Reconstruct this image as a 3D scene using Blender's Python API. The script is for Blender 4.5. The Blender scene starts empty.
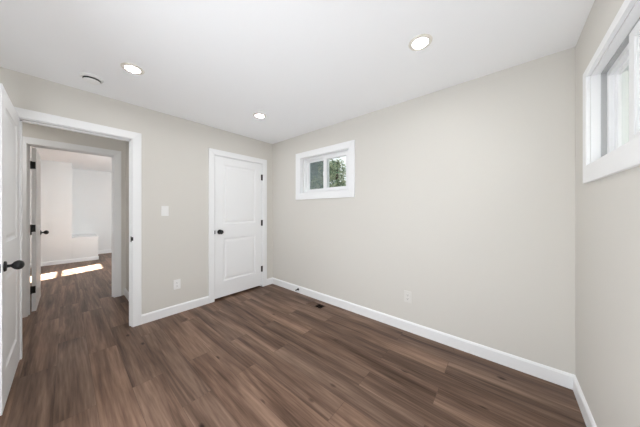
import bpy, bmesh, math, random
from mathutils import Vector, Matrix

S = bpy.context.scene
COL = S.collection
PI = math.pi

# ------------------------------------------------------------------ camera
CAM_Z = 1.273
YAW = 0.7088                      # heading, measured from the +X axis
cam_data = bpy.data.cameras.new('camera')
cam_data.sensor_width = 36.0
cam_data.lens = 217.6857 / 640 * 36.0
cam_data.shift_y = -(213.5 - 210.7173) / 640
cam_data.clip_start = 0.02
cam = bpy.data.objects.new('camera', cam_data)
cam.location = (0, 0, CAM_Z)
cam.rotation_euler = (PI / 2, 0, YAW - PI / 2)
COL.objects.link(cam)
S.camera = cam

# ------------------------------------------------------------------ world, sun, exposure
world = bpy.data.worlds.new('sky')
S.world = world
world.use_nodes = True
wn = world.node_tree
wn.nodes.clear()
w_out = wn.nodes.new('ShaderNodeOutputWorld')
w_bg = wn.nodes.new('ShaderNodeBackground')
w_sky = wn.nodes.new('ShaderNodeTexSky')
w_sky.sky_type = 'HOSEK_WILKIE'
w_sky.turbidity = 6.0
w_sky.ground_albedo = 0.4
w_sky.sun_direction = Vector((-0.80, -0.34, 0.5)).normalized()
w_mix = wn.nodes.new('ShaderNodeMixRGB')
w_mix.inputs['Fac'].default_value = 0.6
w_mix.inputs['Color2'].default_value = (1.0, 1.0, 1.0, 1)
wn.links.new(w_sky.outputs['Color'], w_mix.inputs['Color1'])
wn.links.new(w_mix.outputs['Color'], w_bg.inputs['Color'])
wn.links.new(w_bg.outputs['Background'], w_out.inputs['Surface'])
w_bg.inputs['Strength'].default_value = 1.7

FX0_, YC_, YA_ = -2.5, -0.371, 3.115
L_REAR, L_UP, L_FAR, L_LOW = 21.0, 14.0, 34.0, 23.0
sun_data = bpy.data.lights.new('sun', 'SUN')
sun_data.energy = 140.0
sun_data.angle = math.radians(0.6)
sun_data.color = (0.97, 0.99, 1.0)
sun = bpy.data.objects.new('sun', sun_data)
sun_dir = Vector((0.92 * math.cos(math.radians(30)), 0.39 * math.cos(math.radians(30)), -0.5))
sun.rotation_euler = sun_dir.to_track_quat('-Z', 'Y').to_euler()
sun.location = (-6, 2, 7)
COL.objects.link(sun)

def area_light(name, loc, target, sx, sy, power, color=(1, 1, 1)):
    a = bpy.data.lights.new(name, 'AREA')
    a.shape = 'RECTANGLE'; a.size = sx; a.size_y = sy
    a.energy = power; a.color = color
    o = bpy.data.objects.new(name, a)
    o.location = loc
    o.rotation_euler = (Vector(target) - Vector(loc)).to_track_quat('-Z', 'Y').to_euler()
    COL.objects.link(o)
    return o
# added soft fill lights: unseen bedroom end, with one aimed up, and the far room
area_light('soft_rear', (-0.5, 1.15, 0.78), (1.8, -0.1, 0.72), 1.4, 1.3, L_REAR, (0.93, 0.99, 1.06))
area_light('soft_low', (-0.4, YC_ + 0.04, 0.45), (0.3, 3.0, 0.5), 0.9, 0.7, L_LOW, (0.93, 0.99, 1.06))
area_light('soft_up', (-0.5, 0.55, 0.12), (-0.4, 0.65, 2.0), 0.8, 1.5, L_UP, (0.93, 0.99, 1.06))
area_light('far_room_fill', (1.75, 5.6, 1.5), (0.75, 9.1, 1.2), 0.9, 1.2, L_FAR, (0.95, 0.98, 1.0))  # added fill for the far room, out of view

LAMP = 115.0                        # emission of the recessed lamp lenses
S.view_settings.view_transform = 'Standard'
S.view_settings.look = 'None'
S.view_settings.gamma = 1.0
S.view_settings.use_curve_mapping = False
S.view_settings.exposure = 0.21
S.cycles.max_bounces = 14
S.cycles.diffuse_bounces = 10
S.cycles.transparent_max_bounces = 16
S.cycles.sample_clamp_indirect = 6.0
S.cycles.caustics_reflective = False
S.cycles.caustics_refractive = False

# ------------------------------------------------------------------ materials
def srgb(r, g, b):
    def f(c):
        c /= 255.0
        return c / 12.92 if c <= 0.04045 else ((c + 0.055) / 1.055) ** 2.4
    return (f(r), f(g), f(b), 1)

def new_mat(name):
    m = bpy.data.materials.new(name)
    m.use_nodes = True
    nt = m.node_tree
    return m, nt, nt.nodes['Principled BSDF']

def paint(name, col, rough, bump=0.0, scale=300.0, metallic=0.0, var=0.0):
    m, nt, b = new_mat(name)
    b.inputs['Roughness'].default_value = rough
    b.inputs['Metallic'].default_value = metallic
    tc = nt.nodes.new('ShaderNodeTexCoord')
    no = nt.nodes.new('ShaderNodeTexNoise')
    no.inputs['Scale'].default_value = scale
    no.inputs['Detail'].default_value = 3
    nt.links.new(tc.outputs['Object'], no.inputs['Vector'])
    mx = nt.nodes.new('ShaderNodeMixRGB')
    mx.inputs['Color1'].default_value = tuple(c * (1 - var) for c in col[:3]) + (1,)
    mx.inputs['Color2'].default_value = tuple(min(1, c * (1 + var)) for c in col[:3]) + (1,)
    nt.links.new(no.outputs['Fac'], mx.inputs['Fac'])
    nt.links.new(mx.outputs['Color'], b.inputs['Base Color'])
    if bump:
        bp = nt.nodes.new('ShaderNodeBump')
        bp.inputs['Strength'].default_value = bump
        bp.inputs['Distance'].default_value = 0.001
        nt.links.new(no.outputs['Fac'], bp.inputs['Height'])
        nt.links.new(bp.outputs['Normal'], b.inputs['Normal'])
    return m

M = {}
M['wall'] = paint('wall_paint', (0.69, 0.671, 0.628, 1), 0.75, 0.15, 250, var=0.01)
M['farwall'] = paint('pale_wall_paint', (0.80, 0.81, 0.815, 1), 0.75, 0.15, 250, var=0.01)
M['ceiling'] = paint('ceiling_paint', (0.925, 0.935, 0.95, 1), 0.9, 0.15, 220, var=0.01)
M['trim'] = paint('white_trim_paint', (0.89, 0.90, 0.91, 1), 0.38, 0.05, 90, var=0.01)
M['door'] = paint('white_door_paint', (0.89, 0.90, 0.91, 1), 0.42, 0.08, 120, var=0.01)
M['vinyl'] = paint('white_vinyl', (0.86, 0.87, 0.88, 1), 0.3, var=0.01)
M['track'] = paint('shaded_track_vinyl', (0.45, 0.455, 0.46, 1), 0.45, var=0.02)  # shade inside the white vinyl track, put into its colour
M['plastic'] = paint('white_plastic', (0.86, 0.86, 0.85, 1), 0.35, var=0.01)
M['ivory'] = paint('almond_plastic', (0.74, 0.725, 0.69, 1), 0.4, var=0.01)
M['slot'] = paint('dark_slot', (0.02, 0.02, 0.02, 1), 0.6, var=0.05)
M['greyslot'] = paint('grey_socket_face', (0.5, 0.5, 0.5, 1), 0.5, var=0.05)
M['black'] = paint('black_metal', (0.006, 0.006, 0.006, 1), 0.5, metallic=0.0, var=0.1)
M['register'] = paint('brown_register_metal', (0.15, 0.092, 0.066, 1), 0.5, metallic=0.2, var=0.1)
M['duct'] = paint('dark_duct', (0.015, 0.012, 0.01, 1), 0.8, var=0.1)
M['exterior'] = paint('white_siding', (0.8, 0.8, 0.8, 1), 0.7, var=0.02, scale=20)
M['bark'] = paint('bark', (0.09, 0.065, 0.045, 1), 0.9, 0.6, 30, var=0.3)
M['trimring'] = paint('lamp_trim_enamel', (0.80, 0.76, 0.69, 1), 0.4, var=0.01)

def floor_mat():
    m, nt, b = new_mat('vinyl_plank_floor')
    L = nt.links.new
    tc = nt.nodes.new('ShaderNodeTexCoord')
    # swap axes so planks run along Y
    mp = nt.nodes.new('ShaderNodeMapping')
    mp.inputs['Rotation'].default_value = (0, 0, PI / 2)
    mp.inputs['Location'].default_value = (0.37, 0.05, 0)
    L(tc.outputs['Object'], mp.inputs['Vector'])
    br = nt.nodes.new('ShaderNodeTexBrick')
    br.offset = 0.37
    br.offset_frequency = 2
    br.inputs['Scale'].default_value = 1.0
    br.inputs['Brick Width'].default_value = 1.22
    br.inputs['Row Height'].default_value = 0.18
    br.inputs['Mortar Size'].default_value = 0.0012
    br.inputs['Mortar Smooth'].default_value = 0.3
    br.inputs['Color1'].default_value = (0, 0, 0, 1)
    br.inputs['Color2'].default_value = (1, 1, 1, 1)
    br.inputs['Mortar'].default_value = (0.5, 0.5, 0.5, 1)
    L(mp.outputs['Vector'], br.inputs['Vector'])
    # per plank offset for the grain
    off = nt.nodes.new('ShaderNodeVectorMath'); off.operation = 'SCALE'
    off.inputs['Scale'].default_value = 37.0
    L(br.outputs['Color'], off.inputs[0])
    add = nt.nodes.new('ShaderNodeVectorMath'); add.operation = 'ADD'
    L(mp.outputs['Vector'], add.inputs[0]); L(off.outputs['Vector'], add.inputs[1])
    st = nt.nodes.new('ShaderNodeMapping')
    st.inputs['Scale'].default_value = (0.75, 10.0, 1.0)
    L(add.outputs['Vector'], st.inputs['Vector'])
    n1 = nt.nodes.new('ShaderNodeTexNoise')
    n1.inputs['Scale'].default_value = 1.0
    n1.inputs['Detail'].default_value = 6
    n1.inputs['Roughness'].default_value = 0.55
    n1.inputs['Distortion'].default_value = 0.7
    L(st.outputs['Vector'], n1.inputs['Vector'])
    st2 = nt.nodes.new('ShaderNodeMapping')
    st2.inputs['Scale'].default_value = (4.0, 75.0, 1.0)
    L(add.outputs['Vector'], st2.inputs['Vector'])
    n2 = nt.nodes.new('ShaderNodeTexNoise')
    n2.inputs['Scale'].default_value = 1.0
    n2.inputs['Detail'].default_value = 4
    L(st2.outputs['Vector'], n2.inputs['Vector'])
    # knots
    st3 = nt.nodes.new('ShaderNodeMapping')
    st3.inputs['Scale'].default_value = (2.2, 4.2, 1.0)
    L(add.outputs['Vector'], st3.inputs['Vector'])
    vo = nt.nodes.new('ShaderNodeTexVoronoi')
    vo.inputs['Scale'].default_value = 1.0
    L(st3.outputs['Vector'], vo.inputs['Vector'])
    kr = nt.nodes.new('ShaderNodeValToRGB')
    kr.color_ramp.elements[0].position = 0.025
    kr.color_ramp.elements[0].color = (0.22, 0.18, 0.16, 1)
    kr.color_ramp.elements[1].position = 0.085
    kr.color_ramp.elements[1].color = (1, 1, 1, 1)
    L(vo.outputs['Distance'], kr.inputs['Fac'])
    ramp = nt.nodes.new('ShaderNodeValToRGB')
    e = ramp.color_ramp.elements
    e[0].position = 0.34; e[0].color = FLOOR_DARK
    e[1].position = 0.68; e[1].color = FLOOR_LIGHT
    mid = ramp.color_ramp.elements.new(0.5); mid.color = FLOOR_MID
    mixf = nt.nodes.new('ShaderNodeMath'); mixf.operation = 'MULTIPLY_ADD'
    mixf.inputs[1].default_value = 0.72
    m2 = nt.nodes.new('ShaderNodeMath'); m2.operation = 'MULTIPLY'
    m2.inputs[1].default_value = 0.28
    L(n2.outputs['Fac'], m2.inputs[0])
    L(n1.outputs['Fac'], mixf.inputs[0]); L(m2.outputs['Value'], mixf.inputs[2])
    L(mixf.outputs['Value'], ramp.inputs['Fac'])
    # plank to plank tone
    tone = nt.nodes.new('ShaderNodeValToRGB')
    tone.color_ramp.elements[0].color = (0.92, 0.93, 0.94, 1)
    tone.color_ramp.elements[1].color = (1.09, 1.04, 1.00, 1)
    L(br.outputs['Color'], tone.inputs['Fac'])
    mu = nt.nodes.new('ShaderNodeMixRGB'); mu.blend_type = 'MULTIPLY'
    mu.inputs['Fac'].default_value = 1
    L(ramp.outputs['Color'], mu.inputs['Color1']); L(tone.outputs['Color'], mu.inputs['Color2'])
    mk = nt.nodes.new('ShaderNodeMixRGB'); mk.blend_type = 'MULTIPLY'
    mk.inputs['Fac'].default_value = 1
    L(mu.outputs['Color'], mk.inputs['Color1']); L(kr.outputs['Color'], mk.inputs['Color2'])
    seam = nt.nodes.new('ShaderNodeMixRGB')
    seam.inputs['Color2'].default_value = (0.03, 0.02, 0.016, 1)
    sf = nt.nodes.new('ShaderNodeMath'); sf.operation = 'MULTIPLY'
    sf.inputs[1].default_value = 0.45
    L(br.outputs['Fac'], sf.inputs[0]); L(sf.outputs['Value'], seam.inputs['Fac'])
    L(mk.outputs['Color'], seam.inputs['Color1'])
    L(seam.outputs['Color'], b.inputs['Base Color'])
    b.inputs['Roughness'].default_value = 0.42
    b.inputs['Specular IOR Level'].default_value = 0.2
    bp = nt.nodes.new('ShaderNodeBump')
    bp.inputs['Strength'].default_value = 0.12
    bp.inputs['Distance'].default_value = 0.002
    L(n2.outputs['Fac'], bp.inputs['Height'])
    L(bp.outputs['Normal'], b.inputs['Normal'])
    return m

FLOOR_DARK = (0.052, 0.029, 0.019, 1)
FLOOR_MID = (0.155, 0.097, 0.069, 1)
FLOOR_LIGHT = (0.315, 0.212, 0.158, 1)
M['floor'] = floor_mat()

def glass_mat():
    m, nt, b = new_mat('window_glass')
    nt.nodes.remove(b)
    out = [n for n in nt.nodes if n.type == 'OUTPUT_MATERIAL'][0]
    tr = nt.nodes.new('ShaderNodeBsdfTransparent')
    tr.inputs['Color'].default_value = (0.96, 0.98, 0.97, 1)
    gl = nt.nodes.new('ShaderNodeBsdfGlossy')
    gl.inputs['Roughness'].default_value = 0.02
    lw = nt.nodes.new('ShaderNodeLayerWeight')
    lw.inputs['Blend'].default_value = 0.5
    pw = nt.nodes.new('ShaderNodeMath'); pw.operation = 'POWER'
    pw.inputs[1].default_value = 5.0
    fr = nt.nodes.new('ShaderNodeMath'); fr.operation = 'MULTIPLY_ADD'
    fr.inputs[1].default_value = 0.6; fr.inputs[2].default_value = 0.03
    nt.links.new(lw.outputs['Facing'], pw.inputs[0]); nt.links.new(pw.outputs['Value'], fr.inputs[0])
    mx = nt.nodes.new('ShaderNodeMixShader')
    nt.links.new(fr.outputs['Value'], mx.inputs['Fac'])
    nt.links.new(tr.outputs['BSDF'], mx.inputs[1])
    nt.links.new(gl.outputs['BSDF'], mx.inputs[2])
    nt.links.new(mx.outputs['Shader'], out.inputs['Surface'])
    return m
M['glass'] = glass_mat()

def screen_mat():
    m, nt, b = new_mat('insect_mesh')
    out = [n for n in nt.nodes if n.type == 'OUTPUT_MATERIAL'][0]
    b.inputs['Base Color'].default_value = (0.28, 0.32, 0.35, 1)
    tr = nt.nodes.new('ShaderNodeBsdfTransparent')
    mx = nt.nodes.new('ShaderNodeMixShader')
    mx.inputs['Fac'].default_value = 0.3
    nt.links.new(tr.outputs['BSDF'], mx.inputs[1])
    nt.links.new(b.outputs['BSDF'], mx.inputs[2])
    nt.links.new(mx.outputs['Shader'], out.inputs['Surface'])
    return m
M['screen'] = screen_mat()

def lens_mat(name='lamp_lens', k=1.0):
    m, nt, b = new_mat(name)
    b.inputs['Base Color'].default_value = (0.9, 0.9, 0.88, 1)
    b.inputs['Emission Color'].default_value = (1.0, 0.99, 0.985, 1)
    b.inputs['Emission Strength'].default_value = LAMP * k
    return m
M['lens'] = lens_mat()
M['lens_hall'] = lens_mat('bright_lamp_lens', 2.5)

def leaf_mat(name, c1, c2):
    m, nt, b = new_mat(name)
    tc = nt.nodes.new('ShaderNodeTexCoord')
    no = nt.nodes.new('ShaderNodeTexNoise')
    no.inputs['Scale'].default_value = 9.0
    no.inputs['Detail'].default_value = 4
    nt.links.new(tc.outputs['Object'], no.inputs['Vector'])
    rp = nt.nodes.new('ShaderNodeValToRGB')
    rp.color_ramp.elements[0].position = 0.35; rp.color_ramp.elements[0].color = c1
    rp.color_ramp.elements[1].position = 0.65; rp.color_ramp.elements[1].color = c2
    nt.links.new(no.outputs['Fac'], rp.inputs['Fac'])
    nt.links.new(rp.outputs['Color'], b.inputs['Base Color'])
    b.inputs['Roughness'].default_value = 0.6
    return m
M['leaf_dark'] = leaf_mat('dark_leaves', (0.13, 0.20, 0.19, 1), (0.42, 0.52, 0.49, 1))
M['leaf_light'] = leaf_mat('light_leaves', (0.10, 0.24, 0.14, 1), (0.66, 0.70, 0.48, 1))
M['grass'] = leaf_mat('gravel_yard', (0.16, 0.155, 0.14, 1), (0.24, 0.235, 0.21, 1))

# ------------------------------------------------------------------ mesh helpers
def tag(o, label=None, cat=None, group=None, kind=None):
    if label: o['label'] = label
    if cat: o['category'] = cat
    if group: o['group'] = group
    if kind: o['kind'] = kind
    return o

def link(name, me, mat, parent=None, mtx=None):
    o = bpy.data.objects.new(name, me)
    if mat: me.materials.append(mat)
    COL.objects.link(o)
    if parent: o.parent = parent
    if mtx is not None: o.matrix_local = mtx
    return o

def empty(name, loc, rz=0.0):
    o = bpy.data.objects.new(name, None)
    o.location = loc
    o.rotation_euler = (0, 0, rz)
    o.empty_display_size = 0.1
    COL.objects.link(o)
    return o

class MB:
    """collects solids and links them as one mesh object"""
    def __init__(s): s.bm = bmesh.new()
    def box(s, x0, x1, y0, y1, z0, z1, bev=0.0):
        t = bmesh.new()
        v = [t.verts.new((x, y, z)) for x in (x0, x1) for y in (y0, y1) for z in (z0, z1)]
        for f in ((0, 1, 3, 2), (4, 6, 7, 5), (0, 4, 5, 1), (2, 3, 7, 6), (0, 2, 6, 4), (1, 5, 7, 3)):
            t.faces.new([v[i] for i in f])
        bmesh.ops.recalc_face_normals(t, faces=t.faces)
        if bev:
            bmesh.ops.bevel(t, geom=list(t.edges), offset=bev, segments=2, affect='EDGES', profile=0.6)
        s.merge(t); return s
    def merge(s, t, mtx=None):
        if mtx is not None: t.transform(mtx)
        me = bpy.data.meshes.new('t'); t.to_mesh(me); t.free()
        s.bm.from_mesh(me); bpy.data.meshes.remove(me)
    def prism(s, pts, a, b, axis, bev=0.0):
        """polygon pts in the plane normal to axis, extruded from a to b"""
        def P(p, h):
            return {'x': (h, p[0], p[1]), 'y': (p[0], h, p[1]), 'z': (p[0], p[1], h)}[axis]
        t = bmesh.new()
        A = [t.verts.new(P(p, a)) for p in pts]; B = [t.verts.new(P(p, b)) for p in pts]
        n = len(pts)
        t.faces.new(A); t.faces.new(B[::-1])
        for i in range(n): t.faces.new((A[i], B[i], B[(i + 1) % n], A[(i + 1) % n]))
        bmesh.ops.recalc_face_normals(t, faces=t.faces)
        if bev: bmesh.ops.bevel(t, geom=list(t.edges), offset=bev, segments=2, affect='EDGES', profile=0.6)
        s.merge(t); return s
    def lathe(s, prof, mtx=None, n=32):
        t = bmesh.new()
        rings = []
        for r, h in prof:
            if r < 1e-6: rings.append([t.verts.new((0, 0, h))])
            else: rings.append([t.verts.new((r * math.cos(2 * PI * i / n), r * math.sin(2 * PI * i / n), h)) for i in range(n)])
        for a, b in zip(rings, rings[1:]):
            for i in range(n):
                j = (i + 1) % n
                if len(a) == 1 and len(b) == 1: continue
                if len(a) == 1: t.faces.new((a[0], b[i], b[j]))
                elif len(b) == 1: t.faces.new((a[i], a[j], b[0]))
                else: t.faces.new((a[i], a[j], b[j], b[i]))
        bmesh.ops.recalc_face_normals(t, faces=t.faces)
        s.merge(t, mtx); return s
    def build(s, name, mat, parent=None, smooth=False, mtx=None):
        me = bpy.data.meshes.new(name)
        s.bm.to_mesh(me); s.bm.free()
        if smooth:
            for p in me.polygons: p.use_smooth = True
            try: me.set_sharp_from_angle(angle=math.radians(40))
            except Exception: pass
        return link(name, me, mat, parent, mtx)

def struct(o, label, cat):
    return tag(o, label, cat, kind='structure')

AX = {'+x': Matrix.Rotation(PI / 2, 4, 'Y'), '-x': Matrix.Rotation(-PI / 2, 4, 'Y'),
      '+y': Matrix.Rotation(-PI / 2, 4, 'X'), '-y': Matrix.Rotation(PI / 2, 4, 'X'),
      '+z': Matrix.Identity(4), '-z': Matrix.Rotation(PI, 4, 'X')}
def T(x, y, z, ax='+z'):
    return Matrix.Translation((x, y, z)) @ AX[ax]

# ------------------------------------------------------------------ dimensions
H = 2.44
YA, XB, YC, XD = 3.115, 2.357, -0.371, -0.95       # wall planes of the bedroom
WT = 0.12
YH = 4.38                                           # hall side of the wall with the second doorway
HX = 0.585                                          # right side wall of the hall
DX0, DX1, DH = -0.258, 0.465, 2.052                  # bedroom doorway
CX0, CX1 = 1.358, 2.142                             # closet doorway
HD0, HD1, HDH = -0.30, 0.452, 2.075                 # doorway across the hall
FX0, FX1, FY0, FY1 = -2.5, 2.357, YH + WT, 9.1      # far room
FYW = 8.1
WB = (1.530, 2.412, 1.535, 2.075)                   # window opening in the right wall: y0 y1 z0 z1
WC = (1.19, 1.99, 1.538, 2.06)                      # window opening in the near wall: x0 x1 z0 z1
WF = (5.42, 6.16, 1.09, 2.02)                       # window opening of the far room: y0 y1 z0 z1
EXT = 0.18

def wall_x(mb, y0, y1, x0, x1, holes, z0=0, z1=H):
    """wall between y0 and y1 running along x with holes (x0,x1,z0,z1)"""
    cur = x0
    for h in sorted(holes):
        if h[0] > cur: mb.box(cur, h[0], y0, y1, z0, z1)
        if h[2] > z0: mb.box(h[0], h[1], y0, y1, z0, h[2])
        if h[3] < z1: mb.box(h[0], h[1], y0, y1, h[3], z1)
        cur = h[1]
    if cur < x1: mb.box(cur, x1, y0, y1, z0, z1)
    return mb

def wall_y(mb, x0, x1, y0, y1, holes, z0=0, z1=H):
    cur = y0
    for h in sorted(holes):
        if h[0] > cur: mb.box(x0, x1, cur, h[0], z0, z1)
        if h[2] > z0: mb.box(x0, x1, h[0], h[1], z0, h[2])
        if h[3] < z1: mb.box(x0, x1, h[0], h[1], h[3], z1)
        cur = h[1]
    if cur < y1: mb.box(x0, x1, cur, y1, z0, z1)
    return mb

# ------------------------------------------------------------------ room shell
REG = (2.138, 2.252, 1.828, 2.072)                 # floor register cut-out x0 x1 y0 y1
fl = MB()
fx0, fx1, fy0, fy1 = -2.7, XB + EXT, YC - EXT, FY1 + 0.2
fl.box(fx0, REG[0], fy0, fy1, -0.12, 0).box(REG[1], fx1, fy0, fy1, -0.12, 0)
fl.box(REG[0], REG[1], fy0, REG[2], -0.12, 0).box(REG[0], REG[1], REG[3], fy1, -0.12, 0)
fl.box(REG[0], REG[1], REG[2], REG[3], -0.12, -0.09)
struct(fl.build('floor', M['floor']), 'brown wood-look plank floor running through bedroom and hall', 'floor')
struct(MB().box(fx0, fx1, fy0, fy1, H, H + 0.16).build('ceiling', M['ceiling']), 'smooth white ceiling with recessed lights', 'ceiling')

struct(wall_x(MB(), YA, YA + WT, XD, XB, [(DX0 - 0.02, DX1 + 0.02, 0, DH + 0.02), (CX0 - 0.02, CX1 + 0.02, 0, DH + 0.02)]).build('wall_left', M['wall']),
       'beige-grey wall holding the open doorway and the closed white door', 'wall')
struct(wall_y(MB(), XB, XB + EXT, YC - EXT, FY1 + 0.2, [WB]).build('wall_right', M['wall']),
       'long beige-grey wall with the small two-pane window', 'wall')
struct(wall_x(MB(), YC - EXT, YC, XD - WT, XB, [WC]).build('wall_near', M['wall']),
       'beige-grey wall at the right edge with the window seen at a slant', 'wall')
struct(MB().box(XD - WT, XD, YC, YA, 0, H).build('wall_rear', M['wall']), 'beige-grey wall behind the open bedroom door', 'wall')
# hall
struct(MB().box(HX, HX + 0.1, YA + WT, YH, 0, H).build('wall_hall_right', M['wall']), 'short side wall at the right end of the hall', 'wall')
struct(wall_x(MB(), YH, YH + WT, -2.7, XB, [(HD0 - 0.02, HD1 + 0.02, 0, HDH + 0.02)]).build('wall_hall_back', M['wall']),
       'hall wall around the second doorway', 'wall')
struct(MB().box(-1.72, -1.6, YA, YH, 0, H).box(-1.72, XD, YA, YA + WT, 0, H).build('wall_hall_left', M['wall']), 'wall closing the left end of the hall', 'wall')
# far room
struct(MB().box(FX0, 0.094, FYW, FY1, 0, H).build('wall_far_left', M['farwall']), 'pale wall at left in the room beyond the hall', 'wall')
struct(MB().box(0.094, 0.545, FYW, FY1, 0, 0.605, 0.004).build('wall_far_ledge', M['farwall']), 'pale half-height boxed ledge in the far room', 'ledge')
struct(MB().box(-2.7, XB, FY1, FY1 + 0.2, 0, H).build('wall_far', M['farwall']), 'pale end wall of the far room behind the ledge', 'wall')
struct(wall_y(MB(), -2.7, FX0, YH + WT, FY1, [WF]).build('wall_far_side', M['farwall']), 'side wall of the far room with the sunny window', 'wall')

# ------------------------------------------------------------------ baseboards
BH, BT = 0.105, 0.014
def base_x(mb, x0, x1, y, sgn, h=BH):
    """board against a wall plane at y, room on the sgn side"""
    pts = [(y, 0), (y + sgn * BT, 0), (y + sgn * BT, h - 0.016), (y + sgn * BT * 0.45, h - 0.003), (y, h)]
    return mb.prism(pts, x0, x1, 'x')
def base_y(mb, y0, y1, x, sgn, h=BH):
    pts = [(x, 0), (x + sgn * BT, 0), (x + sgn * BT, h - 0.016), (x + sgn * BT * 0.45, h - 0.003), (x, h)]
    return mb.prism(pts, y0, y1, 'y')
CW = 0.078                                          # casing width
struct(base_x(base_x(base_x(MB(), DX1 + CW, CX0 - CW, YA, -1), CX1 + CW, XB, YA, -1), XD, DX0 - CW, YA, -1).build('baseboard_left', M['trim']),
       'white baseboard between the two doorways', 'baseboard')
struct(base_y(MB(), YC, YA, XB, -1).build('baseboard_right', M['trim']), 'long white baseboard under the two-pane window', 'baseboard')
struct(base_x(MB(), XD, XB, YC, 1).build('baseboard_near', M['trim']), 'white baseboard at the lower right corner', 'baseboard')
struct(base_y(MB(), YC, YA, XD, 1).build('baseboard_rear', M['trim']), 'white baseboard behind the open bedroom door', 'baseboard')
struct(base_y(MB(), YA + WT, YH, HX, -1).build('baseboard_hall', M['trim']), 'short white baseboard at the right end of the hall', 'baseboard')
b = MB(); base_x(b, FX0, 0.094, FYW, -1, 0.09); base_x(b, 0.094, 0.545 + BT, FYW, -1, 0.09); base_y(b, FYW - BT, FY1, 0.545, 1, 0.09)
struct(b.build('baseboard_ledge', M['trim']), 'white baseboard around the half-height ledge', 'baseboard')
struct(base_x(MB(), 0.545 + BT, XB, FY1, -1).build('baseboard_far', M['trim']), 'white baseboard on the end wall of the far room', 'baseboard')

# ------------------------------------------------------------------ door casings and jambs
def casing(name, x0, x1, h, y, sgn, label, w=CW, t=0.017, rv=0.006):
    """flat casing with eased edges around an opening x0..x1, mitred"""
    a, b = min(y, y + sgn * t), max(y, y + sgn * t)
    i0, i1, ih = x0 - rv, x1 + rv, h + rv
    o0, o1, oh = i0 - w, i1 + w, ih + w
    mb = MB()
    mb.prism([(o0, 0), (i0, 0), (i0, ih), (o0, oh)], a, b, 'y', 0.0035)
    mb.prism([(i1, 0), (o1, 0), (o1, oh), (i1, ih)], a, b, 'y', 0.0035)
    mb.prism([(o0, oh), (i0, ih), (i1, ih), (o1, oh)], a, b, 'y', 0.0035)
    return struct(mb.build(name, M['trim']), label, 'door casing')

def jamb(name, x0, x1, h, y0, y1, label, stop):
    mb = MB()
    mb.box(x0 - 0.02, x0, y0, y1, 0, h).box(x1, x1 + 0.02, y0, y1, 0, h).box(x0 - 0.02, x1 + 0.02, y0, y1, h, h + 0.02)
    s0, s1 = stop
    mb.box(x0, x0 + 0.011, s0, s1, 0, h).box(x1 - 0.011, x1, s0, s1, 0, h).box(x0, x1, s0, s1, h - 0.011, h)
    return struct(mb.build(name, M['trim']), label, 'door jamb')

casing('trim_1', DX0, DX1, DH, YA, -1, 'white casing around the open bedroom doorway')
casing('trim_2', CX0, CX1, DH, YA, -1, 'white casing around the closed door')
casing('trim_3', HD0, HD1, HDH, YH, -1, 'white casing of the doorway across the hall')
casing('trim_4', DX0, DX1, DH, YA + WT, 1, 'hall side casing of the bedroom doorway')
casing('trim_5', HD0, HD1, HDH, YH + WT, 1, 'far side casing of the doorway across the hall')
j1 = jamb('trim_6', DX0, DX1, DH, YA, YA + WT, 'white jamb lining the open bedroom doorway', (YA + 0.04, YA + 0.075))
j2 = jamb('trim_7', CX0, CX1, DH, YA, YA + WT, 'white jamb lining the closed door', (YA + 0.04, YA + 0.075))
j3 = jamb('trim_8', HD0, HD1, HDH, YH, YH + WT, 'white jamb lining the doorway across the hall', (YH + 0.045, YH + 0.08))
MB().box(DX1 - 0.003, DX1 + 0.0005, YA - 0.001, YA + 0.03, 0.93, 0.99).box(DX1 - 0.003, DX1 + 0.012, YA - 0.0195, YA - 0.016, 0.945, 0.985).build('strike_plate', M['black'], j1)

MB().box(CX0 - 0.010, CX0 + 0.002, YA - 0.0195, YA - 0.0165, 0.945, 0.995).box(CX0 - 0.003, CX0 + 0.0005, YA - 0.0165, YA + 0.03, 0.945, 0.995).build('strike_plate', M['black'], j2)

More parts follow.
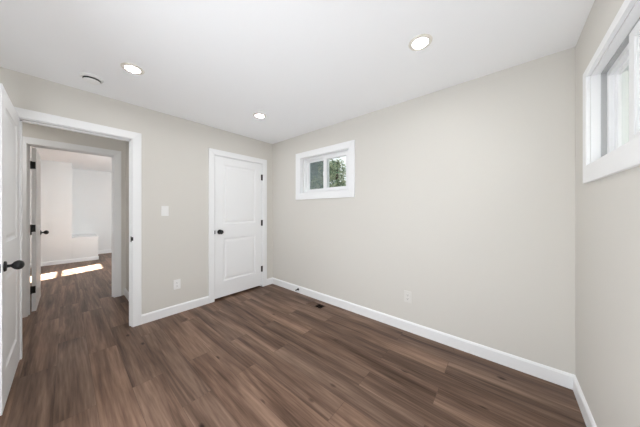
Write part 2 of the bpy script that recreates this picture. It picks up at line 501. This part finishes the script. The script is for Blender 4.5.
# ------------------------------------------------------------------ panelled doors
DT = 0.035
def make_door(name, w, h, label, cat, knob_z=0.94, knob_from=0.068, hinge_side=1):
    """local frame: hinge edge at x=0, width along +x, face at y=0 and y=-DT, bottom at z=0"""
    root = empty(name, (0, 0, 0))
    struct(root, label, cat)
    st = 0.125
    xs = [0, st, w - st, w]
    zs = [0, 0.222, 0.845, 1.050, h - 0.105, h]
    t = bmesh.new()
    cells = {(1, 1), (1, 3)}
    for face in (0, 1):
        y = 0 if face == 0 else -DT
        for i in range(3):
            for k in range(5):
                if (i, k) in cells: continue
                t.faces.new([t.verts.new((x, y, z)) for x, z in ((xs[i], zs[k]), (xs[i + 1], zs[k]), (xs[i + 1], zs[k + 1]), (xs[i], zs[k + 1]))])
    for x in (0, w):
        for k in range(5):
            t.faces.new([t.verts.new((x, y, z)) for y, z in ((0, zs[k]), (-DT, zs[k]), (-DT, zs[k + 1]), (0, zs[k + 1]))])
    for z in (0, h):
        for i in range(3):
            t.faces.new([t.verts.new((x, y, z)) for x, y in ((xs[i], 0), (xs[i + 1], 0), (xs[i + 1], -DT), (xs[i], -DT))])
    bmesh.ops.remove_doubles(t, verts=t.verts, dist=1e-5)
    bmesh.ops.recalc_face_normals(t, faces=t.faces)
    mb = MB(); mb.merge(t)
    mb.build('slab', M['door'], root)
    for (i, k) in sorted(cells):
        mb = MB()
        for face in (0, 1):
            t = bmesh.new()
            sg = -1 if face == 0 else 1
            y = 0 if face == 0 else -DT
            rings = []
            for ins, dep in ((0, 0), (0.004, 0.004), (0.016, 0.009), (0.026, 0.010), (0.048, 0.0035), (0.054, 0.003)):
                rings.append([t.verts.new((a, y + sg * dep, c)) for a, c in ((xs[i] + ins, zs[k] + ins), (xs[i + 1] - ins, zs[k] + ins), (xs[i + 1] - ins, zs[k + 1] - ins), (xs[i] + ins, zs[k + 1] - ins))])
            for r0, r1 in zip(rings, rings[1:]):
                for q in range(4): t.faces.new((r0[q], r0[(q + 1) % 4], r1[(q + 1) % 4], r1[q]))
            t.faces.new(rings[-1])
            for f in t.faces:
                f.normal_update()
                if f.normal.y * (-sg) < 0: f.normal_flip()
            mb.merge(t)
        mb.build('panel', M['door'], root)
    # knobs on both faces
    kx = w - knob_from
    for y, ax in ((0, '+y'), (-DT, '-y')):
        kn = MB().lathe([(0.0, 0.008), (0.0095, 0.008), (0.0095, 0.026), (0.015, 0.030), (0.024, 0.038), (0.0295, 0.049), (0.0300, 0.056), (0.027, 0.065), (0.019, 0.073), (0.009, 0.077), (0.0, 0.078)],
                        T(kx, y, knob_z, ax)).build('knob', M['black'], root, True)
        MB().lathe([(0.0, 0.0), (0.033, 0.0), (0.033, 0.004), (0.029, 0.009), (0.014, 0.011), (0.0, 0.011)], T(kx, y, knob_z, ax)).build('rosette', M['black'], kn, True)
    MB().box(w - 0.0005, w + 0.0015, -DT / 2 - 0.0125, -DT / 2 + 0.0125, knob_z - 0.028, knob_z + 0.028).box(w, w + 0.008, -DT / 2 - 0.006, -DT / 2 + 0.006, knob_z - 0.010, knob_z + 0.010).build('latch', M['black'], root)
    # hinges: knuckle barrel beside the hinge edge and a leaf let into it
    for z in (0.27, 1.04, h - 0.22):
        yk = 0.004 if hinge_side > 0 else -DT - 0.004
        hb = MB().lathe([(0, -0.047), (0.0085, -0.047), (0.0085, 0.047), (0, 0.047)], T(-0.004, yk, z), 14)
        if hinge_side > 0: hb.box(-0.016, 0.020, -0.001, 0.0030, z - 0.048, z + 0.048).box(-0.0018, 0.0, -0.03, 0.002, z - 0.045, z + 0.045)
        else: hb.box(-0.0018, 0.0, -DT - 0.002, -0.005, z - 0.045, z + 0.045)
        hb.build('hinge', M['black'], root, True)
    return root

# closed door on the left wall: hinged on its right edge
d = make_door('door_1', CX1 - CX0 - 0.007, 2.019, 'closed white two-panel door with black knob, near the room corner', 'door')
d.location = (CX1 - 0.003, YA + 0.002, 0.030); d.rotation_euler = (0, 0, PI)
# open bedroom door at the left edge of the picture, standing square to its wall
d = make_door('door_2', 0.748, 2.044, 'open white two-panel bedroom door at the left edge, black knob', 'door', knob_z=0.905, hinge_side=-1)
d.location = (DX0 + 0.001, YA - 0.006, 0.013); d.rotation_euler = (0, 0, -PI / 2)
# open door of the far room, swung away from us
d = make_door('door_3', 0.745, 2.05, 'open white door across the hall, seen almost edge on', 'door')
d.location = (HD0 + 0.020, YH + WT + 0.004, 0.013); d.rotation_euler = (0, 0, PI / 2)

# ------------------------------------------------------------------ windows
def window_unit(name, label, w, zc0, zc1, cas, depth_map, screen=True, extra=None):
    """slider window built in a local frame: x along the opening 0..w, y into the wall (outwards), z up from the opening sill.
    cas = (left, right, bottom, top) casing widths"""
    h = zc1 - zc0
    root = empty(name, (0, 0, 0))
    struct(root, label, 'window')
    l, r, b, t = cas
    c = MB()
    th = 0.018
    c.prism([(-l, -b), (0, 0), (0, h), (-l, h + t)], -th, 0, 'y', 0.003)
    c.prism([(w + r, -b), (w, 0), (w, h), (w + r, h + t)], -th, 0, 'y', 0.003)
    c.prism([(-l, -b), (w + r, -b), (w, 0), (0, 0)], -th, 0, 'y', 0.003)
    c.prism([(-l, h + t), (w + r, h + t), (w, h), (0, h)], -th, 0, 'y', 0.003)
    c.build('casing', M['trim'], root)
    d0, d1, d2 = depth_map                            # reveal depth, sash plane, outer plane
    # wood lining of the reveal
    e = 0.006
    MB().box(0, e, 0, d0, 0, h).box(w - e, w, 0, d0, 0, h).box(e, w - e, 0, d0, 0, e).box(e, w - e, 0, d0, h - e, h).build('reveal', M['trim'], root)
    # outer frame with tracks
    f = 0.040
    MB().box(0, f, d1 + 0.012, d2, 0, h, .002).box(w - f, w, d1 + 0.012, d2, 0, h, .002).box(f, w - f, d1 + 0.012, d2, 0, f, .002).box(f, w - f, d1 + 0.012, d2, h - f, h, .002).build('frame', M['vinyl'], root)
    return root, w, h

def sash(root, name, x0, x1, z0, z1, y0, y1, st, rl, leaf=None):
    s = MB()
    s.box(x0, x0 + st, y0, y1, z0, z1, .003).box(x1 - st, x1, y0, y1, z0, z1, .003)
    s.box(x0 + st, x1 - st, y0, y1, z0, z0 + rl, .003).box(x0 + st, x1 - st, y0, y1, z1 - rl, z1, .003)
    # glazing bead
    g = 0.008; ym = (y0 + y1) / 2
    s.prism([(x0 + st, z0 + rl), (x0 + st + g, z0 + rl + g), (x0 + st + g, z1 - rl - g), (x0 + st, z1 - rl)], y0 + 0.006, ym, 'y')
    s.prism([(x1 - st, z0 + rl), (x1 - st - g, z0 + rl + g), (x1 - st - g, z1 - rl - g), (x1 - st, z1 - rl)], y0 + 0.006, ym, 'y')
    s.prism([(x0 + st, z0 + rl), (x1 - st, z0 + rl), (x1 - st - g, z0 + rl + g), (x0 + st + g, z0 + rl + g)], y0 + 0.006, ym, 'y')
    s.prism([(x0 + st, z1 - rl), (x1 - st, z1 - rl), (x1 - st - g, z1 - rl - g), (x0 + st + g, z1 - rl - g)], y0 + 0.006, ym, 'y')
    o = s.build(name, M['vinyl'], root)
    MB().box(x0 + st - 0.004, x1 - st + 0.004, ym, ym + 0.004, z0 + rl - 0.004, z1 - rl + 0.004).build('pane', M['glass'], o)
    return o

# window in the right wall (local x runs along -y so that 'left' is the photograph's left)
w = WB[1] - WB[0]
root, w, h = window_unit('window_1', 'small white two-pane slider window in the long right wall', w, WB[2], WB[3], (0.098, 0.088, 0.092, 0.085), (0.045, 0.045, 0.185))
root.location = (XB, WB[1], WB[2]); root.rotation_euler = (0, 0, -PI / 2)
mid = w * 0.5
sash(root, 'sash', 0.040, mid + 0.030, 0.018, h - 0.018, 0.088, 0.116, 0.048, 0.040)
sash(root, 'sash', mid - 0.030, w - 0.028, 0.018, h - 0.018, 0.050, 0.078, 0.048, 0.040)
MB().box(0.05, mid, 0.118, 0.1195, 0.03, h - 0.03).build('insect_screen', M['screen'], root)
MB().box(mid - 0.028, mid + 0.004, 0.042, 0.050, h * 0.5 - 0.03, h * 0.5 + 0.03, .002).build('latch', M['vinyl'], root)

# window in the near wall (local x runs along -x: photograph's left first)
w = WC[1] - WC[0]
root, w, h = window_unit('window_2', 'white slider window seen at a slant at the right edge', w, WC[2], WC[3], (0.070, 0.10, 0.100, 0.045), (0.0365, 0.045, 0.185))
root.location = (WC[1], YC, WC[2]); root.rotation_euler = (0, 0, -PI)
mid = w * 0.5
MB().box(0.0, 0.012, 0.0365, 0.074, 0.0, h).box(0.012, w, 0.0365, 0.074, h - 0.012, h).build('track', M['track'], root)
sash(root, 'sash', 0.012, mid + 0.030, 0.012, h - 0.014, 0.076, 0.102, 0.060, 0.042)
sash(root, 'sash', mid - 0.020, w - 0.012, 0.012, h - 0.014, 0.036, 0.062, 0.055, 0.042)

# window of the far room that lets in the sun patches (outside the picture)
w = WF[1] - WF[0]
root, w, h = window_unit('window_3', 'double-hung window in the side wall of the far room', w, WF[2], WF[3], (0.08, 0.08, 0.08, 0.08), (0.02, 0.02, 0.11))
root.location = (FX0, WF[0], WF[2]); root.rotation_euler = (0, 0, PI / 2)
sash(root, 'sash', 0.02, w - 0.02, 0.02, h / 2 + 0.012, 0.035, 0.06, 0.02, 0.022)
sash(root, 'sash', 0.02, w - 0.02, h / 2 - 0.012, h - 0.02, 0.07, 0.095, 0.02, 0.022)

# ------------------------------------------------------------------ recessed lights
def downlight(x, y, label, lens='lens'):
    root = empty('recessed_light', (x, y, H))
    tag(root, label, 'ceiling light', 'recessed ceiling lights')
    MB().lathe([(0.047, -0.001), (0.050, -0.007), (0.060, -0.010), (0.072, -0.006), (0.076, 0.0), (0.047, 0.0)], n=48).build('trim_ring', M['trimring'], root, True)
    MB().lathe([(0.0, -0.0060), (0.02, -0.0058), (0.036, -0.0048), (0.0475, -0.003), (0.0475, -0.0005), (0.0, -0.0005)], n=48).build('lens', M[lens], root, True)
    return root
downlight(0.357, 2.335, 'lit recessed ceiling light above the doorway, next to the smoke detector')
downlight(1.545, 2.300, 'lit recessed ceiling light closest to the closed door')
downlight(1.600, 0.455, 'lit recessed ceiling light nearest the slanted window, largest in view')
downlight(0.357, 0.455, 'lit recessed ceiling light above the camera')
downlight(-0.9, 7.0, 'added unseen recessed ceiling light in the far room')  # lamp added out of view to brighten the far room
downlight(1.2, 7.0, 'added unseen recessed ceiling light in the far room over the ledge', 'lens_hall')  # second added lamp for the far room, brighter lens
downlight(-0.75, 3.8, 'added unseen recessed ceiling light in the hall', 'lens_hall')  # added out of view to lift the dark hall

# ------------------------------------------------------------------ smoke detector
root = empty('smoke_detector', (0.147, 2.757, H))
tag(root, 'round white smoke detector on the ceiling above the open doorway', 'smoke detector')
MB().lathe([(0, 0), (0.072, 0), (0.074, -0.004), (0.074, -0.010), (0.068, -0.019), (0, -0.019)], n=48).build('base', M['plastic'], root, True)
MB().lathe([(0, -0.018), (0.056, -0.018), (0.056, -0.031), (0, -0.031)], n=48).build('vent_slot', M['slot'], root, True)
MB().lathe([(0, -0.030), (0.054, -0.030), (0.055, -0.033), (0.050, -0.039), (0.038, -0.044), (0, -0.045)], n=48).build('cover', M['plastic'], root, True)

# ------------------------------------------------------------------ switch and outlets
def plate(mb, w, h, t):
    return mb.box(-w / 2, w / 2, -t, 0, -h / 2, h / 2, 0.002)
root = empty('light_switch', (0.772, YA, 1.270))
tag(root, 'white light switch on the wall between the two doors', 'light switch')
plate(MB(), 0.074, 0.118, 0.006).build('cover_plate', M['plastic'], root)
sw = MB(); sw.prism([(-0.006, -0.033), (-0.011, -0.033), (-0.0075, 0.033), (-0.006, 0.033)], -0.0165, 0.0165, 'x')
sw.build('rocker', M['plastic'], root)
scr = MB()
for z in (0.048,): scr.lathe([(0, 0), (0.003, 0), (0.003, 0.001), (0, 0.0015)], T(0, -0.006, z, '-y'), 10)
scr.build('screw', M['ivory'], root)

def outlet(loc, rz, label, face, cover):
    root = empty('wall_outlet', loc, rz)
    tag(root, label, 'outlet', 'duplex wall outlets')
    plate(MB(), 0.076, 0.120, 0.006).build('cover_plate', cover, root)
    for z in (-0.0195, 0.0195):
        so = MB().box(-0.0165, 0.0165, -0.0085, -0.005, z - 0.0145, z + 0.0145, 0.0015).build('socket', face, root)
        MB().box(-0.0075, -0.0055, -0.0092, -0.008, z - 0.003, z + 0.007).box(0.0055, 0.0075, -0.0092, -0.008, z - 0.002, z + 0.006).lathe([(0, 0), (0.0025, 0), (0.0025, 0.001), (0, 0.001)], T(0, -0.0083, z - 0.008, '-y'), 10).build('slot', M['slot'], so)
    return root
outlet((0.898, YA, 0.358), 0, 'white outlet low on the wall beneath the light switch', M['plastic'], M['plastic'])
outlet((XB, 0.795, 0.362), -PI / 2, 'beige outlet low on the long wall right of the two-pane window', M['ivory'], M['ivory'])

# ------------------------------------------------------------------ floor register
x0, x1, y0, y1 = REG
root = empty('floor_register', ((x0 + x1) / 2, (y0 + y1) / 2, 0))
tag(root, 'brown slotted floor register set in the planks beside the long baseboard', 'floor register')
cx, cy = (x0 + x1) / 2, (y0 + y1) / 2
X, Y = (x1 - x0) / 2, (y1 - y0) / 2
f = MB()
fw = 0.007
f.box(-X - 0.008, -X + fw, -Y - 0.008, Y + 0.008, 0, 0.004, .0012).box(X - fw, X + 0.008, -Y - 0.008, Y + 0.008, 0, 0.004, .0012)
f.box(-X + fw, X - fw, -Y - 0.008, -Y + fw, 0, 0.004, .0012).box(-X + fw, X - fw, Y - fw, Y + 0.008, 0, 0.004, .0012)
f.box(-X + fw, X - fw, -0.005, 0.005, 0, 0.004, .0012)
f.build('frame', M['register'], root)
for half in (0, 1):
    n = 3 if half == 0 else 8
    for i in range(n):
        yy = (-Y + fw + (Y - fw - 0.005) * (i + 0.5) / n) if half == 0 else (0.005 + (Y - fw - 0.005) * (i + 0.5) / n)
        t = bmesh.new()
        m = MB().box(-X + fw, X - fw, -0.0007, 0.0007, -0.014, 0.0)
        ang = math.radians(52) if half == 0 else math.radians(-50)
        lo = m.build('louver', M['register'], root, mtx=Matrix.Translation((0, yy, 0.003)) @ Matrix.Rotation(ang, 4, 'X'))
MB().box(-X + .001, X - .001, -Y + .001, Y - .001, -0.088, -0.07).box(-X + .001, -X + .003, -Y + .001, Y - .001, -0.07, -0.002).box(X - .003, X - .001, -Y + .001, Y - .001, -0.07, -0.002).build('duct_boot', M['duct'], root)

# ------------------------------------------------------------------ door stop
root = empty('door_stop', (XB - BT, 2.452, 0.056))
tag(root, 'small black door stop on the long baseboard near the corner', 'door stop')
MB().lathe([(0, 0), (0.018, 0), (0.018, 0.005), (0.010, 0.014), (0, 0.010)], T(0, 0, 0, '-x'), 20).build('flange', M['black'], root, True)
prof = [(0.0, 0.008)]
for i in range(40):
    prof.append((0.0078 if i % 2 else 0.006, 0.010 + i * 0.0015))
prof.append((0.0, 0.07))
MB().lathe(prof, T(0, 0, 0, '-x'), 14).build('spring', M['black'], root)
MB().lathe([(0, 0.068), (0.0075, 0.068), (0.0085, 0.072), (0.0075, 0.082), (0, 0.084)], T(0, 0, 0, '-x'), 16).build('tip', M['plastic'], root, True)

# ------------------------------------------------------------------ outside
struct(MB().box(-14, 16, -14, 18, -0.35, -0.2).build('ground', M['grass']), 'grey gravel yard outside the house', 'ground')
struct(MB().box(-4.0, 1.9, YC - EXT - 1.0, YC - EXT, H + 0.16, H + 0.22).build('sun_block_eave', M['exterior']), 'added white eave blocking sun from the slanted window', 'eave')  # eave added to keep direct sun out of the slanted window

struct(MB().box(-2.7, XB + EXT, YC - EXT, FY1 + 0.2, H + 0.165, 6.2).build('wall_upper_added', M['exterior']), 'added upper storey shading the trees outside', 'wall')  # unseen storey added so its shadow falls on the trees

root = empty('added_building', (8, -5.5, -0.2))  # added house covering the bright sky behind the slanted window
tag(root, 'added white-sided house dimming the view from the slanted window', 'added_building')
sd = MB()
for k in range(40):
    z0 = 0.2 * k
    sd.prism([(-2.0, z0), (1.985, z0), (2.0, z0 + 0.004), (1.985, z0 + 0.2), (-2.0, z0 + 0.2)], -16, 20, 'x')
sd.build('wall', M['exterior'], root)
MB().prism([(-2.4, 8.0), (2.4, 8.0), (0, 10.0)], -16.3, 20.3, 'x').build('roof', M['slot'], root)

def tree(loc, height, rx, z0, z1, mat, label, seed, n):
    rnd = random.Random(seed)
    root = empty('tree', loc)
    tag(root, label, 'tree', 'trees outside the two-pane window')
    me_v, me_f = [], []
    cl = []
    for i in range(26):
        a = rnd.uniform(0, 2 * PI); q = rnd.random() ** 0.5 * rx * 0.8; z = rnd.uniform(z0, z1)
        k = math.sin(PI * min(max((z - z0) / (z1 - z0), 0.06), 0.94)) ** 0.6
        cl.append((Vector((q * math.cos(a) * k, q * math.sin(a) * k, z)), rnd.uniform(0.2, 0.36)))
    for i in range(n):
        c, rr = rnd.choice(cl)
        dvec = Vector((rnd.gauss(0, 1), rnd.gauss(0, 1), rnd.gauss(0, 1))).normalized()
        p = c + dvec * rr * rnd.uniform(0.5, 1.0)
        u = Vector((rnd.gauss(0, 1), rnd.gauss(0, 1), rnd.gauss(0, .7))).normalized()
        v = u.cross(Vector((rnd.gauss(0, 1), rnd.gauss(0, 1), rnd.gauss(0, 1)))).normalized()
        L = rnd.uniform(0.035, 0.065); W = L * 0.42
        b0 = len(me_v)
        nrm = u.cross(v) * (0.12 * L)
        me_v += [p - u * L, p + v * W + nrm, p + u * L, p - v * W + nrm]
        me_f += [(b0, b0 + 1, b0 + 2), (b0, b0 + 2, b0 + 3)]
    me = bpy.data.meshes.new('foliage')
    me.from_pydata([tuple(q) for q in me_v], [], me_f)
    link('foliage', me, mat, root)
    tr = MB().lathe([(0, -0.02), (0.10, -0.02), (0.075, 0.3), (0.06, 1.2), (0.04, z1 * 0.7), (0.0, z1 * 0.85)], n=14)
    tr.build('trunk', M['bark'], root, True)
    return root
tree((6.4, 5.75, -0.2), 3, 0.85, 0.9, 4.0, M['leaf_dark'], 'dark green tree seen through the left pane of the window', 3, 9000)
tree((5.0, 3.65, -0.2), 3, 0.78, 0.9, 3.45, M['leaf_light'], 'yellow-green tree seen through the right pane of the window', 8, 13000)
